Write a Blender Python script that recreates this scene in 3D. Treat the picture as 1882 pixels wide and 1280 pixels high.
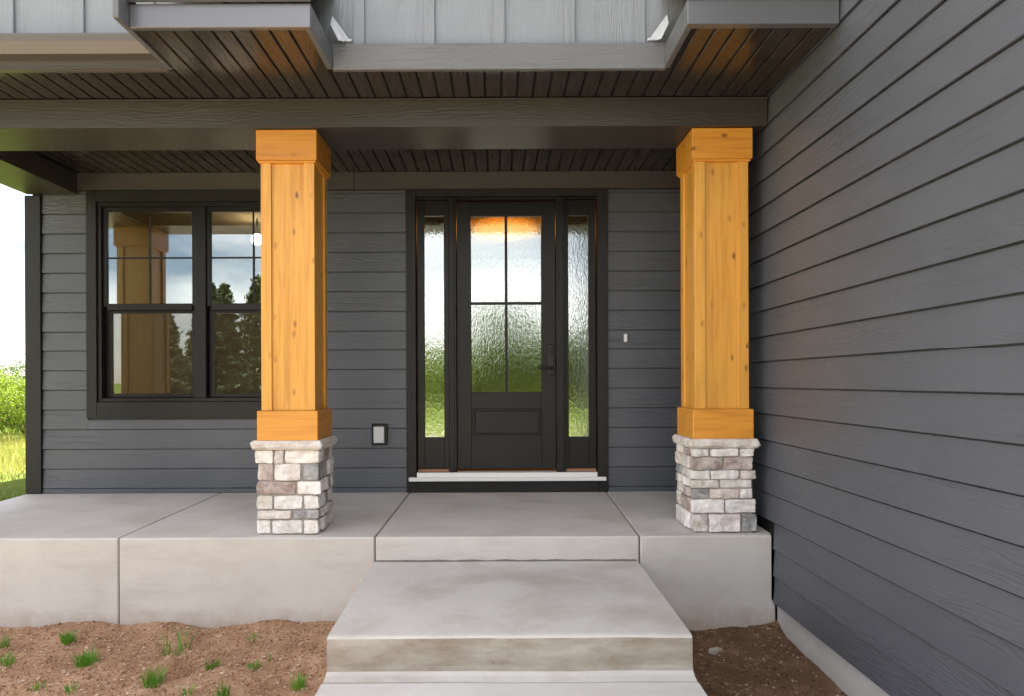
import bpy, bmesh, math, random
from mathutils import Vector, Matrix, noise
random.seed(7)
R = math.radians
scene = bpy.context.scene
for o in list(bpy.data.objects): bpy.data.objects.remove(o)
C = scene.collection

# ------------------------------------------------------------ camera
F_PX = 1270.0
cam = bpy.data.cameras.new('camera'); camo = bpy.data.objects.new('camera', cam); C.objects.link(camo)
cam.sensor_width = 36; cam.lens = F_PX/1882*36
cam.shift_x = 30/1882; cam.shift_y = 62/1882
cam.clip_start = .05; cam.clip_end = 3000
camo.matrix_world = Matrix.Translation((0, 0, 1.0)) @ Matrix.Rotation(R(90), 4, 'X') @ Matrix.Rotation(-.004, 4, 'Z')
scene.camera = camo
scene.render.resolution_x = 1024; scene.render.resolution_y = 697
# ------------------------------------------------------------ sky and sun (behind the house, the front lies in its shade)
SUN_EL, SUN_AZ = R(66), R(25)
world = bpy.data.worlds.new('World'); scene.world = world; world.use_nodes = True
wn = world.node_tree; wn.nodes.clear()
def N(t, ty, **k):
    n = t.nodes.new(ty)
    for a, b in k.items(): setattr(n, a, b)
    return n
sky = N(wn, 'ShaderNodeTexSky', sky_type='NISHITA', sun_disc=False, sun_elevation=SUN_EL, sun_rotation=SUN_AZ)
sky.air_density = 1.0; sky.dust_density = .1; sky.ozone_density = 2.0
tc = N(wn, 'ShaderNodeTexCoord'); mp = N(wn, 'ShaderNodeMapping'); mp.inputs['Scale'].default_value = (1, 1, 2.6); mp.inputs['Location'].default_value = (.3, -.4, .1)
nz = N(wn, 'ShaderNodeTexNoise'); nz.inputs['Scale'].default_value = 2.2; nz.inputs['Detail'].default_value = 7; nz.inputs['Roughness'].default_value = .55
rp = N(wn, 'ShaderNodeValToRGB'); rp.color_ramp.elements[0].position = .40; rp.color_ramp.elements[1].position = .72
mx = N(wn, 'ShaderNodeMixRGB'); mx.inputs[2].default_value = (22.5, 22.7, 23, 1)
bg = N(wn, 'ShaderNodeBackground'); bg.inputs[1].default_value = .05
wo = N(wn, 'ShaderNodeOutputWorld'); L = wn.links.new
L(tc.outputs['Generated'], mp.inputs[0]); L(mp.outputs[0], nz.inputs['Vector']); L(nz.outputs['Fac'], rp.inputs[0])
L(rp.outputs[0], mx.inputs[0]); L(sky.outputs[0], mx.inputs[1]); L(mx.outputs[0], bg.inputs[0]); L(bg.outputs[0], wo.inputs[0])
sl = bpy.data.lights.new('sun', 'SUN'); sl.energy = 5.0; sl.angle = R(.5); sl.color = (1, .95, .88)
so = bpy.data.objects.new('sun', sl); C.objects.link(so)
sd = Vector((math.sin(SUN_AZ)*math.cos(SUN_EL), math.cos(SUN_AZ)*math.cos(SUN_EL), math.sin(SUN_EL)))
so.rotation_euler = sd.to_track_quat('Z', 'Y').to_euler()
vs = scene.view_settings; vs.view_transform = 'Standard'; vs.look = 'None'; vs.gamma = 1; vs.exposure = 2.3
try:
    vs.use_white_balance = True; vs.white_balance_temperature = 7100; vs.white_balance_tint = 14
except Exception: pass

# ------------------------------------------------------------ materials
def mat(name, col, rough=.6, metal=0., spec=.5):
    m = bpy.data.materials.new(name); m.use_nodes = True
    b = m.node_tree.nodes['Principled BSDF']
    b.inputs['Base Color'].default_value = (*col, 1); b.inputs['Roughness'].default_value = rough
    b.inputs['Metallic'].default_value = metal; b.inputs['Specular IOR Level'].default_value = spec
    return m, m.node_tree, b
def coords(t, scale, rnd=True):
    tc = N(t, 'ShaderNodeTexCoord'); mp = N(t, 'ShaderNodeMapping'); mp.inputs['Scale'].default_value = scale
    if rnd:
        oi = N(t, 'ShaderNodeObjectInfo'); ad = N(t, 'ShaderNodeVectorMath', operation='MULTIPLY_ADD')
        cb = N(t, 'ShaderNodeCombineXYZ')
        for i in range(3): t.links.new(oi.outputs['Random'], cb.inputs[i])
        ad.inputs[1].default_value = (31, 17, 23)
        t.links.new(cb.outputs[0], ad.inputs[0]); t.links.new(tc.outputs['Object'], ad.inputs[2])
        t.links.new(ad.outputs[0], mp.inputs[0])
    else: t.links.new(tc.outputs['Object'], mp.inputs[0])
    return mp.outputs[0]
def noise_n(t, vec, scale, detail=4, rough=.55, dist=0.):
    n = N(t, 'ShaderNodeTexNoise'); n.inputs['Scale'].default_value = scale; n.inputs['Detail'].default_value = detail
    n.inputs['Roughness'].default_value = rough; n.inputs['Distortion'].default_value = dist
    t.links.new(vec, n.inputs['Vector']); return n.outputs['Fac']
def ramp(t, fac, stops):
    r = N(t, 'ShaderNodeValToRGB'); e = r.color_ramp.elements
    while len(e) < len(stops): e.new(.5)
    for i, (p, c) in enumerate(stops):
        e[i].position = p; e[i].color = (*c, 1) if not isinstance(c, (int, float)) else (c, c, c, 1)
    t.links.new(fac, r.inputs[0]); return r.outputs[0]
def mixc(t, fac, a, b, mode='MIX'):
    m = N(t, 'ShaderNodeMixRGB', blend_type=mode)
    for i, v in ((0, fac), (1, a), (2, b)):
        if hasattr(v, 'links'): t.links.new(v, m.inputs[i])
        elif i == 0: m.inputs[0].default_value = v
        else: m.inputs[i].default_value = (*v, 1)
    return m.outputs[0]
def bump(t, b, h, strength=.3, dist=.01):
    n = N(t, 'ShaderNodeBump'); n.inputs['Strength'].default_value = strength; n.inputs['Distance'].default_value = dist
    t.links.new(h, n.inputs['Height']); t.links.new(n.outputs[0], b.inputs['Normal']); return n
def math_n(t, op, a, b):
    m = N(t, 'ShaderNodeMath', operation=op)
    for i, v in ((0, a), (1, b)):
        if hasattr(v, 'links'): t.links.new(v, m.inputs[i])
        else: m.inputs[i].default_value = v
    return m.outputs[0]

def grained(name, col, rough, strength, var=.18, axis='X', spec=.5, gscale=1.):
    """painted fibre-cement / wood-grain embossed board; grain runs along the local axis"""
    m, t, b = mat(name, col, rough, 0, spec)
    sc = {'X': (1, 9, 9), 'Y': (9, 1, 9), 'Z': (9, 9, 1)}[axis]
    v = coords(t, tuple(s*gscale for s in sc))
    warp = noise_n(t, v, 1.1, 2, .5)
    w = N(t, 'ShaderNodeMath', operation='MULTIPLY'); w.inputs[1].default_value = 95; t.links.new(warp, w.inputs[0])
    s = math_n(t, 'SINE', w.outputs[0], 0)                     # contour lines of a slow field: cathedral grain
    mask = ramp(t, noise_n(t, v, .9, 2), [(.42, 0), (.62, 1)])
    fine = noise_n(t, coords(t, tuple(q*gscale*(3 if q == 1 else 14) for q in sc)), 1.5, 4, .65)
    h = math_n(t, 'ADD', math_n(t, 'MULTIPLY', s, math_n(t, 'MULTIPLY', mask, .5)), fine)
    bump(t, b, h, strength, .0022)
    big = noise_n(t, coords(t, (.9, .9, .9)), 2.2, 4)
    c = mixc(t, big, tuple(x*(1-var) for x in col), tuple(x*(1+var) for x in col))
    t.links.new(c, b.inputs['Base Color'])
    r = ramp(t, fine, [(.3, rough-.08), (.7, rough+.1)]); t.links.new(r, b.inputs['Roughness'])
    return m
M = {}
M['siding'] = grained('charcoal_siding', (.086, .093, .110), .38, .85)
M['trim'] = grained('dark_trim', (.020, .0193, .020), .42, .4, spec=.25)
M['trim_z'] = grained('dark_trim_upright', (.020, .0193, .020), .42, .45, axis='Z', spec=.25)
M['frieze'] = grained('frieze_board', (.056, .050, .047), .42, .6)
M['beam'] = grained('bronze_beam', (.037, .031, .027), .42, .5)
M['fascia'] = grained('grey_fascia', (.12, .124, .132), .36, 1.3)
M['batten'] = grained('grey_board', (.205, .225, .255), .5, .9, axis='Z', var=.08)
M['metal_fascia'] = mat('metal_fascia', (.155, .16, .172), .30, .55)[0]
M['gutter'] = mat('gutter_metal', (.105, .092, .086), .35, .3)[0]
M['soffit'] = grained('soffit_vinyl', (.025, .019, .016), .22, .012, var=.10, axis='Y', spec=.7)
M['black'] = mat('black_gap', (.006, .006, .006), .8)[0]
M['door'] = grained('door_paint', (.013, .0126, .0134), .36, .10, var=.06, axis='Z', spec=.25)
M['frame'] = mat('window_frame', (.015, .0145, .015), .38, 0, .25)[0]
M['hardware'] = mat('black_hardware', (.009, .009, .009), .34, .3)[0]
M['white'] = mat('white_plastic', (.78, .78, .78), .4)[0]
M['grey_cover'] = mat('grey_cover', (.52, .54, .56), .35)[0]
M['sill'] = mat('aluminium_sill', (.86, .85, .84), .38, .1)[0]
M['redwood'] = mat('bare_wood', (.34, .17, .10), .7)[0]
M['flashing'] = mat('white_flashing', (.50, .52, .55), .4, .1)[0]
M['shingle'] = mat('shingle', (.025, .024, .024), .9)[0]
M['tan'] = mat('interior_paint', (.55, .40, .22), .8)[0]
M['floor'] = mat('interior_floor', (.30, .19, .10), .5)[0]

def wood(name, axis, tone=(.62, .300, .048)):
    m, t, b = mat(name, tone, .42)
    sc = {'X': (1, 14, 14), 'Z': (14, 14, 1)}[axis]; ks = {'X': (2.2, 6, 6), 'Z': (6, 6, 2.2)}[axis]
    v = coords(t, sc)
    g = noise_n(t, v, 1.6, 6, .62, .6)
    col = ramp(t, g, [(.25, tuple(x*y for x, y in zip(tone, (.66, .52, .36)))), (.48, tone), (.75, tuple(min(1, x*y) for x, y in zip(tone, (1.12, 1.22, 1.5))))])
    fg = noise_n(t, coords(t, tuple(4.2*q if q > 1 else 1.7 for q in sc)), 1.0, 4, .6, .3)
    col = mixc(t, .55, col, ramp(t, fg, [(.3, .30), (.5, .5), (.68, .60)]), 'OVERLAY')
    blot = noise_n(t, coords(t, (1.5, 1.5, 1.5)), 1.8, 3)
    col = mixc(t, math_n(t, 'MULTIPLY', blot, .45), col, tuple(x*y for x, y in zip(tone, (1.1, 1.12, 1.25))))
    vo = N(t, 'ShaderNodeTexVoronoi', voronoi_dimensions='2D'); vo.inputs['Scale'].default_value = 1.0
    sx = N(t, 'ShaderNodeSeparateXYZ'); cbn = N(t, 'ShaderNodeCombineXYZ'); t.links.new(coords(t, (1, 1, 1)), sx.inputs[0])
    if axis == 'Z':
        t.links.new(math_n(t, 'MULTIPLY', math_n(t, 'ADD', sx.outputs[0], sx.outputs[1]), 8.5), cbn.inputs[0]); t.links.new(math_n(t, 'MULTIPLY', sx.outputs[2], 4.2), cbn.inputs[1])
    else:
        t.links.new(math_n(t, 'MULTIPLY', math_n(t, 'ADD', sx.outputs[0], sx.outputs[1]), 4.6), cbn.inputs[0]); t.links.new(math_n(t, 'MULTIPLY', sx.outputs[2], 8.5), cbn.inputs[1])
    t.links.new(cbn.outputs[0], vo.inputs['Vector'])
    oi = N(t, 'ShaderNodeObjectInfo')
    col = mixc(t, 1., col, ramp(t, oi.outputs['Random'], [(0, (.86, .80, .70)), (.5, (1, .98, .95)), (1, (1.0, 1.0, 1.0))]), 'MULTIPLY')
    pick = N(t, 'ShaderNodeSeparateColor'); t.links.new(vo.outputs['Color'], pick.inputs[0])
    kd = math_n(t, 'ADD', vo.outputs['Distance'], math_n(t, 'MULTIPLY', math_n(t, 'SUBTRACT', g, .5), .22))
    knot = math_n(t, 'MULTIPLY', ramp(t, kd, [(.02, 1), (.06, .8), (.13, 0)]), ramp(t, pick.outputs[0], [(.60, 0), (.95, .95)]))
    col = mixc(t, knot, col, (.17, .05, .010))
    t.links.new(col, b.inputs['Base Color']); bump(t, b, g, .12, .004)
    b.inputs['Coat Weight'].default_value = .15; b.inputs['Coat Roughness'].default_value = .3
    return m
M['wood_z'] = wood('golden_timber', 'Z'); M['wood_x'] = wood('golden_timber_cross', 'X', (.62, .262, .030))

def concrete(name, col, stain=(.30, .255, .20), amount=.35, streak=(1, 1, 1), speck=0., lim=(.47, .75), splash=None):
    m, t, b = mat(name, col, .75)
    v = coords(t, (1, 1, 1), False)
    c = mixc(t, noise_n(t, v, 2.3, 6, .6), tuple(x*.86 for x in col), tuple(x*1.12 for x in col))
    st = ramp(t, noise_n(t, coords(t, streak, False), 2.0, 6, .62, .3), [(lim[0], 0), (lim[1], 1)])
    c = mixc(t, math_n(t, 'MULTIPLY', st, amount), c, stain)
    fine = noise_n(t, v, 90, 3, .7)
    c = mixc(t, .10, c, fine, 'OVERLAY')
    if speck:
        vo = N(t, 'ShaderNodeTexVoronoi'); vo.inputs['Scale'].default_value = 26; t.links.new(v, vo.inputs['Vector'])
        sp = N(t, 'ShaderNodeSeparateColor'); t.links.new(vo.outputs['Color'], sp.inputs[0])
        k = math_n(t, 'MULTIPLY', ramp(t, vo.outputs['Distance'], [(.05, 1), (.09, 0)]), ramp(t, sp.outputs[0], [(.93, 0), (.95, 1)]))
        c = mixc(t, k, c, (.06, .05, .04))
    if splash:
        sx = N(t, 'ShaderNodeSeparateXYZ'); t.links.new(v, sx.inputs[0])
        zz = math_n(t, 'ADD', sx.outputs[2], math_n(t, 'MULTIPLY', math_n(t, 'SUBTRACT', noise_n(t, v, 7, 5, .65), .5), .30))
        c = mixc(t, math_n(t, 'MULTIPLY', ramp(t, zz, [(splash[0], 1), (splash[1], 0)]), .55), c, (.30, .20, .13))
    t.links.new(c, b.inputs['Base Color'])
    broom = noise_n(t, coords(t, (3, 160, 160), False), 1.0, 3, .6)
    bump(t, b, math_n(t, 'ADD', math_n(t, 'ADD', fine, broom), math_n(t, 'MULTIPLY', noise_n(t, v, 14, 4), 1.5)), .22, .003)
    return m
M['slab'] = concrete('porch_concrete', (.56, .535, .505), (.36, .315, .27), .5, (.9, 1.2, 3.6), 1, splash=(.36, .50))
M['step'] = concrete('step_concrete', (.55, .535, .51), (.33, .275, .21), .8, (.8, .8, 3.2), 1)
M['path'] = concrete('path_concrete', (.58, .57, .55), (.42, .38, .33), .5, (.6, 1.6, 1), 1)
M['foundation'] = concrete('foundation_concrete', (.58, .57, .55), (.33, .27, .21), .5, (1, .6, 2))
M['joint'] = mat('joint_grit', (.16, .135, .11), .9)[0]
M['mortar'] = concrete('mortar', (.33, .30, .27), (.24, .21, .18), .5)

def stone_mat():
    m, t, b = mat('ledge_stone', (.6, .58, .56), .8)
    oi = N(t, 'ShaderNodeObjectInfo'); v = coords(t, (1, 1, 1))
    n1 = noise_n(t, v, 13, 6, .62, .4); n2 = noise_n(t, v, 34, 5, .6)
    c = mixc(t, ramp(t, n1, [(.36, 0), (.66, 1)]), mixc(t, 1., oi.outputs['Color'], (.74, .70, .68), 'MULTIPLY'), mixc(t, .35, oi.outputs['Color'], (.82, .81, .80)))
    t.links.new(c, b.inputs['Base Color']); bump(t, b, math_n(t, 'ADD', n1, math_n(t, 'MULTIPLY', n2, .5)), .9, .014)
    return m
M['stone'] = stone_mat()

def glass(name, refl, tint, wavy=False):
    m = bpy.data.materials.new(name); m.use_nodes = True; t = m.node_tree; t.nodes.clear()
    out = N(t, 'ShaderNodeOutputMaterial'); mixs = N(t, 'ShaderNodeMixShader'); mixs.inputs[0].default_value = refl
    gl = N(t, 'ShaderNodeBsdfGlossy'); gl.inputs['Roughness'].default_value = .0 if not wavy else .04
    gl.inputs['Color'].default_value = (.93, .98, .97, 1)
    if wavy:
        tr = N(t, 'ShaderNodeBsdfRefraction'); tr.inputs['IOR'].default_value = 1.25; tr.inputs['Roughness'].default_value = .14
        v = coords(t, (62, 10, 22), False)
        h = noise_n(t, v, 1.0, 2, .5, .8)
        bp = N(t, 'ShaderNodeBump'); bp.inputs['Strength'].default_value = .12; bp.inputs['Distance'].default_value = .006
        t.links.new(h, bp.inputs['Height'])
        bq = N(t, 'ShaderNodeBump'); bq.inputs['Strength'].default_value = .75; bq.inputs['Distance'].default_value = .012; t.links.new(h, bq.inputs['Height'])
        t.links.new(bp.outputs[0], gl.inputs['Normal']); t.links.new(bq.outputs[0], tr.inputs['Normal'])
    else: tr = N(t, 'ShaderNodeBsdfTransparent')
    tr.inputs['Color'].default_value = (*tint, 1)
    t.links.new(tr.outputs[0], mixs.inputs[1]); t.links.new(gl.outputs[0], mixs.inputs[2]); t.links.new(mixs.outputs[0], out.inputs[0])
    return m
M['glass'] = glass('window_glass', .22, (.85, .88, .84))
m_ = bpy.data.materials.new('insect_screen'); m_.use_nodes = True; t_ = m_.node_tree; t_.nodes.clear()
o_ = N(t_, 'ShaderNodeOutputMaterial'); x_ = N(t_, 'ShaderNodeMixShader'); x_.inputs[0].default_value = .20
a_ = N(t_, 'ShaderNodeBsdfTransparent'); d_ = N(t_, 'ShaderNodeBsdfDiffuse'); d_.inputs[0].default_value = (.10, .085, .055, 1)
t_.links.new(a_.outputs[0], x_.inputs[1]); t_.links.new(d_.outputs[0], x_.inputs[2]); t_.links.new(x_.outputs[0], o_.inputs[0]); M['screen'] = m_
M['rain'] = glass('rain_glass', .27, (.62, .68, .64), True)

def soil(name, a, b_, c_):
    m, t, b = mat(name, a, .95, 0, .1); v = coords(t, (1, 1, 1), False)
    c = ramp(t, noise_n(t, v, 3.0, 6, .65), [(.3, a), (.52, b_), (.75, c_)])
    f = noise_n(t, v, 75, 4, .7)
    c = mixc(t, .55, c, ramp(t, f, [(.25, .25), (.75, .85)]), 'OVERLAY')
    vo = N(t, 'ShaderNodeTexVoronoi'); vo.inputs['Scale'].default_value = 70; t.links.new(v, vo.inputs['Vector'])
    t.links.new(c, b.inputs['Base Color'])
    bump(t, b, math_n(t, 'ADD', f, vo.outputs['Distance']), .8, .012); return m
M['soil'] = soil('bare_soil', (.25, .140, .082), (.40, .242, .148), (.52, .345, .23))
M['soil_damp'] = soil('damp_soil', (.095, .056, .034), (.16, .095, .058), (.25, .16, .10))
def leafm(name, a, b_, trans=.35):
    m, t, b = mat(name, a, .5); v = coords(t, (1, 1, 1))
    c = mixc(t, ramp(t, noise_n(t, v, 3.5, 3), [(.35, 0), (.65, 1)]), a, b_)
    t.links.new(c, b.inputs['Base Color'])
    tl = N(t, 'ShaderNodeBsdfTranslucent'); t.links.new(c, tl.inputs[0])
    ms = N(t, 'ShaderNodeMixShader'); ms.inputs[0].default_value = trans
    out = t.nodes['Material Output']
    t.links.new(b.outputs[0], ms.inputs[1]); t.links.new(tl.outputs[0], ms.inputs[2]); t.links.new(ms.outputs[0], out.inputs[0]); return m
M['leaf_bright'] = leafm('bright_leaves', (.13, .22, .02), (.25, .34, .03), .45)
M['leaf'] = leafm('green_leaves', (.045, .10, .02), (.09, .16, .03))
M['needle'] = leafm('pine_needles', (.02, .05, .018), (.045, .085, .025), .15)
M['blade'] = leafm('grass_blades', (.085, .25, .02), (.16, .37, .04))
M['dry_blade'] = leafm('dry_grass', (.26, .28, .05), (.42, .38, .12))
M['bark'] = mat('bark', (.08, .055, .035), .9)[0]
def lawn():
    m, t, b = mat('lawn', (.08, .14, .03), .9, 0, .1); v = coords(t, (1, 1, 1), False)
    c = ramp(t, noise_n(t, v, .35, 8, .65), [(.3, (.07, .13, .02)), (.5, (.13, .19, .035)), (.72, (.27, .25, .10))])
    t.links.new(c, b.inputs['Base Color']); bump(t, b, noise_n(t, v, 30, 4), .6, .03); return m
M['lawn'] = lawn()
M['rock'] = mat('pale_rock', (.42, .36, .31), .9)[0]

# ------------------------------------------------------------ mesh helpers
WO = {}
def obj(name, verts, faces, m, parent=None, origin=None, rotz=0., smooth=False):
    """verts in local coordinates about origin (world)"""
    me = bpy.data.meshes.new(name); me.from_pydata([tuple(v) for v in verts], [], faces); me.update()
    return link(name, me, m, parent, origin or (0, 0, 0), rotz, smooth)
def link(name, me, m, parent=None, origin=(0, 0, 0), rotz=0., smooth=False):
    o = bpy.data.objects.new(name, me); C.objects.link(o)
    if m is not None and not me.materials: me.materials.append(m)
    if smooth:
        for p in me.polygons: p.use_smooth = True
    og = Vector(origin); WO[o.name] = og
    if parent: o.parent = parent; o.location = og - WO[parent.name]
    else: o.location = og
    o.rotation_euler.z = rotz
    return o
def empty(name, loc):
    o = bpy.data.objects.new(name, None); C.objects.link(o); o.location = loc; WO[o.name] = Vector(loc); return o
def tag(o, label=None, cat=None, group=None, kind=None):
    for k, v in (('label', label), ('category', cat), ('group', group), ('kind', kind)):
        if v: o[k] = v
    return o
BF = [(0, 3, 2, 1), (4, 5, 6, 7), (0, 1, 5, 4), (1, 2, 6, 5), (2, 3, 7, 6), (3, 0, 4, 7)]
def boxv(x0, x1, y0, y1, z0, z1):
    return [(x0, y0, z0), (x1, y0, z0), (x1, y1, z0), (x0, y1, z0), (x0, y0, z1), (x1, y0, z1), (x1, y1, z1), (x0, y1, z1)]
def bm_mesh(name, boxes, bev=0., seg=1):
    bm = bmesh.new()
    for b in boxes:
        vs_ = [bm.verts.new(v) for v in boxv(*b)]
        for f in BF: bm.faces.new([vs_[i] for i in f])
    if bev: bmesh.ops.bevel(bm, geom=bm.edges[:], offset=bev, segments=seg, affect='EDGES', profile=.5)
    me = bpy.data.meshes.new(name); bm.to_mesh(me); bm.free(); return me
def box(name, b, m, parent=None, bev=.003, more=(), seg=1):
    """b in WORLD coordinates; the origin is put at the lower centre"""
    og = Vector(((b[0]+b[1])/2, (b[2]+b[3])/2, b[4]))
    loc = [tuple(v-og[i//2] for i, v in enumerate(bb)) for bb in (b, *more)]
    return link(name, bm_mesh(name, loc, bev, seg), m, parent, og)
def prism(name, prof, x0, x1, m, parent=None, axis='X', bev=0):
    """extrude a (y,z) profile along X"""
    n = len(prof); og = Vector(((x0+x1)/2, prof[0][0], prof[0][1]))
    v = [(x0-og.x, p[0]-og.y, p[1]-og.z) for p in prof] + [(x1-og.x, p[0]-og.y, p[1]-og.z) for p in prof]
    f = [tuple(range(n-1, -1, -1)), tuple(range(n, 2*n))] + [(i, (i+1) % n, n+(i+1) % n, n+i) for i in range(n)]
    o = obj(name, v, f, m, parent, og)
    bm = bmesh.new(); bm.from_mesh(o.data); bmesh.ops.recalc_face_normals(bm, faces=bm.faces[:]); bm.to_mesh(o.data); bm.free()
    return o
def plank(parent, ln, origin, rotz=0., h=.1778, name='plank', m='siding'):
    """lapped board: local x along, faces local -y, its foot stands proud"""
    yf = lambda z: .0145*z/.206
    hs = h-.009
    prof = [(0, 0), (.0118, 0), (.022, h-.014), (.033, h-.014), (.033, h+.02), (.027, h+.02), (.027, hs), (yf(hs)+.001, hs), (yf(hs), hs-.001), (.0008, .0015)]
    n = len(prof); v = [(x, p[0], p[1]) for x in (0, ln) for p in prof]
    f = [tuple(range(n)), tuple(range(2*n-1, n-1, -1))]+[(i, n+i, n+(i+1) % n, (i+1) % n) for i in range(n)]
    return obj(name, v, f, M[m], parent, origin, rotz)

# ------------------------------------------------------------ layout (metres; porch floor at the house wall is z = 0)
YB = 6.24          # outer face of the house wall
XW = 1.828         # outer face of the wing wall
XL = -4.22         # left end of the house wall
YS = 4.58          # front of the porch slab
ZC = 2.90          # soffit / porch ceiling
CO = .1778         # siding exposure
XE = -4.7          # eave's left end
house = empty('house', (-1.2, YB, 0))
tag(house, 'charcoal lap-sided house with golden timber porch columns, black front door and dark eaves', 'house')

# ---- porch slab (setting): four bays cut by joints, sloping to the front
porch = empty('porch_slab', (-1.2, 5.4, 0)); tag(porch, 'raised grey concrete porch slab under the columns', 'porch', kind='structure')
def bay(xb0, xf0, xb1, xf1, zb, pts=None):
    yb, yf = YB+.02, YS
    zt0, zt1 = 0., -.03
    g = .0038
    t = [(xb0+g, yb, zt0), (xb1-g, yb, zt0), (xf1-g, yf, zt1), (xf0+g, yf, zt1)]
    bm = bmesh.new()
    a = [bm.verts.new(p) for p in t]; b = [bm.verts.new((p[0], p[1], zb)) for p in t]
    bm.faces.new(a[::-1]); bm.faces.new(b)
    for i in range(4): bm.faces.new((a[i], a[(i+1) % 4], b[(i+1) % 4], b[i]))
    bmesh.ops.recalc_face_normals(bm, faces=bm.faces[:])
    ed = [e for e in bm.edges if all(v in a for v in e.verts)] + [e for e in bm.edges if (e.verts[0] in a) != (e.verts[1] in a)]
    bmesh.ops.bevel(bm, geom=ed, offset=.011, segments=3, affect='EDGES', profile=.5)
    og = Vector(((xf0+xf1)/2, yf, zb))
    for v in bm.verts: v.co -= og
    me = bpy.data.meshes.new('slab_bay'); bm.to_mesh(me); bm.free()
    o = link('slab_bay', me, M['slab'], porch, og)
    for p in me.polygons: p.use_smooth = False
    return o
J = [(-4.24, -4.24), (-2.49, -2.505), (-.778, -.805), (.9956, .95), (1.868, 1.855)]
for (a, b) in zip(J[:-1], J[1:]): bay(a[0], a[1], b[0], b[1], -1.0)
box('joint_filler', (-4.2, 1.80, YS+.02, YB, -.95, -.036), M['joint'], porch, 0)

# ---- step and path
def sweep_x(name, prof, x0, x1, m, parent=None, wob=.0):
    n = 24; v = []; f = []; k = len(prof)
    og = Vector(((x0+x1)/2, prof[0][0], prof[0][1]))
    for i in range(n+1):
        x = x0+(x1-x0)*i/n
        for (y, z) in prof:
            d = noise.noise(Vector((x*3.1, y*2, z*5)))*wob
            v.append((x-og.x, y+d-og.y, z+d*.6-og.z))
    for i in range(n):
        for j in range(k): f.append((i*k+j, i*k+(j+1) % k, (i+1)*k+(j+1) % k, (i+1)*k+j))
    f.append(tuple(range(k-1, -1, -1))); f.append(tuple(n*k+j for j in range(k)))
    o = obj(name, v, f, m, parent, og)
    bm = bmesh.new(); bm.from_mesh(o.data); bmesh.ops.recalc_face_normals(bm, faces=bm.faces[:]); bm.to_mesh(o.data); bm.free()
    return o
step = sweep_x('concrete_step', [(YS-.006, -1.0), (YS-.006, -.192), (3.325, -.2135), (3.308, -.217), (3.299, -.227), (3.296, -.245), (3.290, -.355), (3.283, -.378), (3.262, -.392), (3.215, -.399), (3.213, -1.0)],
               -.809, .933, M['step'], None, .005)
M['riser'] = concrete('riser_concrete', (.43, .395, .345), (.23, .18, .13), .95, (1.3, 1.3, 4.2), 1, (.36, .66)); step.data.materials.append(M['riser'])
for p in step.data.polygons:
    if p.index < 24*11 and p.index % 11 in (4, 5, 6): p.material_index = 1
tag(step, 'wide weathered concrete step with stained riser below the porch', 'step')
rnd = random.Random(8); v = []; f = []
for i in range(150):
    x = -.80+1.725*i/149; hh = .004+.006*max(0, noise.noise(Vector((x*9, 0, 0)))+.35+rnd.random()*.3); k = len(v)
    v += [(x, YS-.0075, -.196), (x, YS-.012-rnd.random()*.004, -.190), (x, YS-.001, -.190+hh)]
    if i: f += [(k-3, k, k+1, k-2), (k-2, k+1, k+2, k-1)]
obj('joint_grit', [tuple(Vector(q)-WO[step.name]) for q in v], f, M['joint'], step, WO[step.name])
path = sweep_x('path', [(3.209, -1.0), (3.209, -.402), (-6, -.52), (-6, -1.0)], -.815, .937, M['path'], None, .003)
tag(path, 'pale concrete front path leading to the step', 'path', kind='structure')

# ---- ground
def gz(x, y):
    t = min(1, max(0, (-4.6-x)/1.2))*min(1, max(0, (y-3.2)/3.0))
    far = min(1, max(0, (math.hypot(x, y)-20)/60))
    return -.78 + t*.60 - .25*far
def grid(name, x0, x1, y0, y1, nx, ny, fz, m, origin):
    v = []; f = []
    for j in range(ny+1):
        for i in range(nx+1):
            x = x0+(x1-x0)*i/nx; y = y0+(y1-y0)*j/ny
            v.append((x-origin[0], y-origin[1], fz(x, y)-origin[2]))
    for j in range(ny):
        for i in range(nx):
            a = j*(nx+1)+i; f.append((a, a+1, a+nx+2, a+nx+1))
    return obj(name, v, f, m, None, origin, smooth=True)
g1 = grid('lawn_ground', -60, 60, -70, 50, 150, 150, gz, M['lawn'], (0, 0, 0)); tag(g1, 'sunlit lawn around the house', 'lawn', kind='structure')
gf = obj('ground', [(-1500, -1500, -1.15), (1500, -1500, -1.15), (1500, 1500, -1.15), (-1500, 1500, -1.15)], [(0, 1, 2, 3)], M['lawn'], None, (0, 0, 0)); tag(gf, 'far green fields', 'field', kind='structure')
yard = grid('yard', -16, 1.9, -9, 1.5, 60, 40, lambda x, y: -.72+.03*noise.noise(Vector((x, y, 0)))-.25*max(0, 1-min(x+16, 1.9-x+.6, y+9, 1.5-y+.4)/.6), None, (0, 0, 0)); tag(yard, 'pale graded gravel yard in front of the house', 'yard', kind='structure')
def soil_z(x, y):
    e = min(1, max(0, min(x+5.0, y+.2, 9)/.8))
    z = -.615 + .05*noise.noise(Vector((x*.9, y*.9, 3))) + .022*noise.noise(Vector((x*4, y*4, 1))) + .009*noise.noise(Vector((x*15, y*15, 5)))+.005*noise.noise(Vector((x*38, y*38, 2)))
    # a spade furrow with its ridge
    u = (x+1.74)*.75+(y-3.88)*.66; w = -(x+1.74)*.66+(y-3.88)*.75
    if abs(u) < .26: z += (.075*math.exp(-(w-.05)**2/.0012)-.07*math.exp(-(w+.03)**2/.0016))*(1-(u/.26)**2)*(1+.5*noise.noise(Vector((x*22, y*22, 0))))
    z += .03*max(0, 1-abs(y-4.55)/.35)*(.6+noise.noise(Vector((x*2.4, 7, 0))))
    return z*e + -.95*(1-e)
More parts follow.
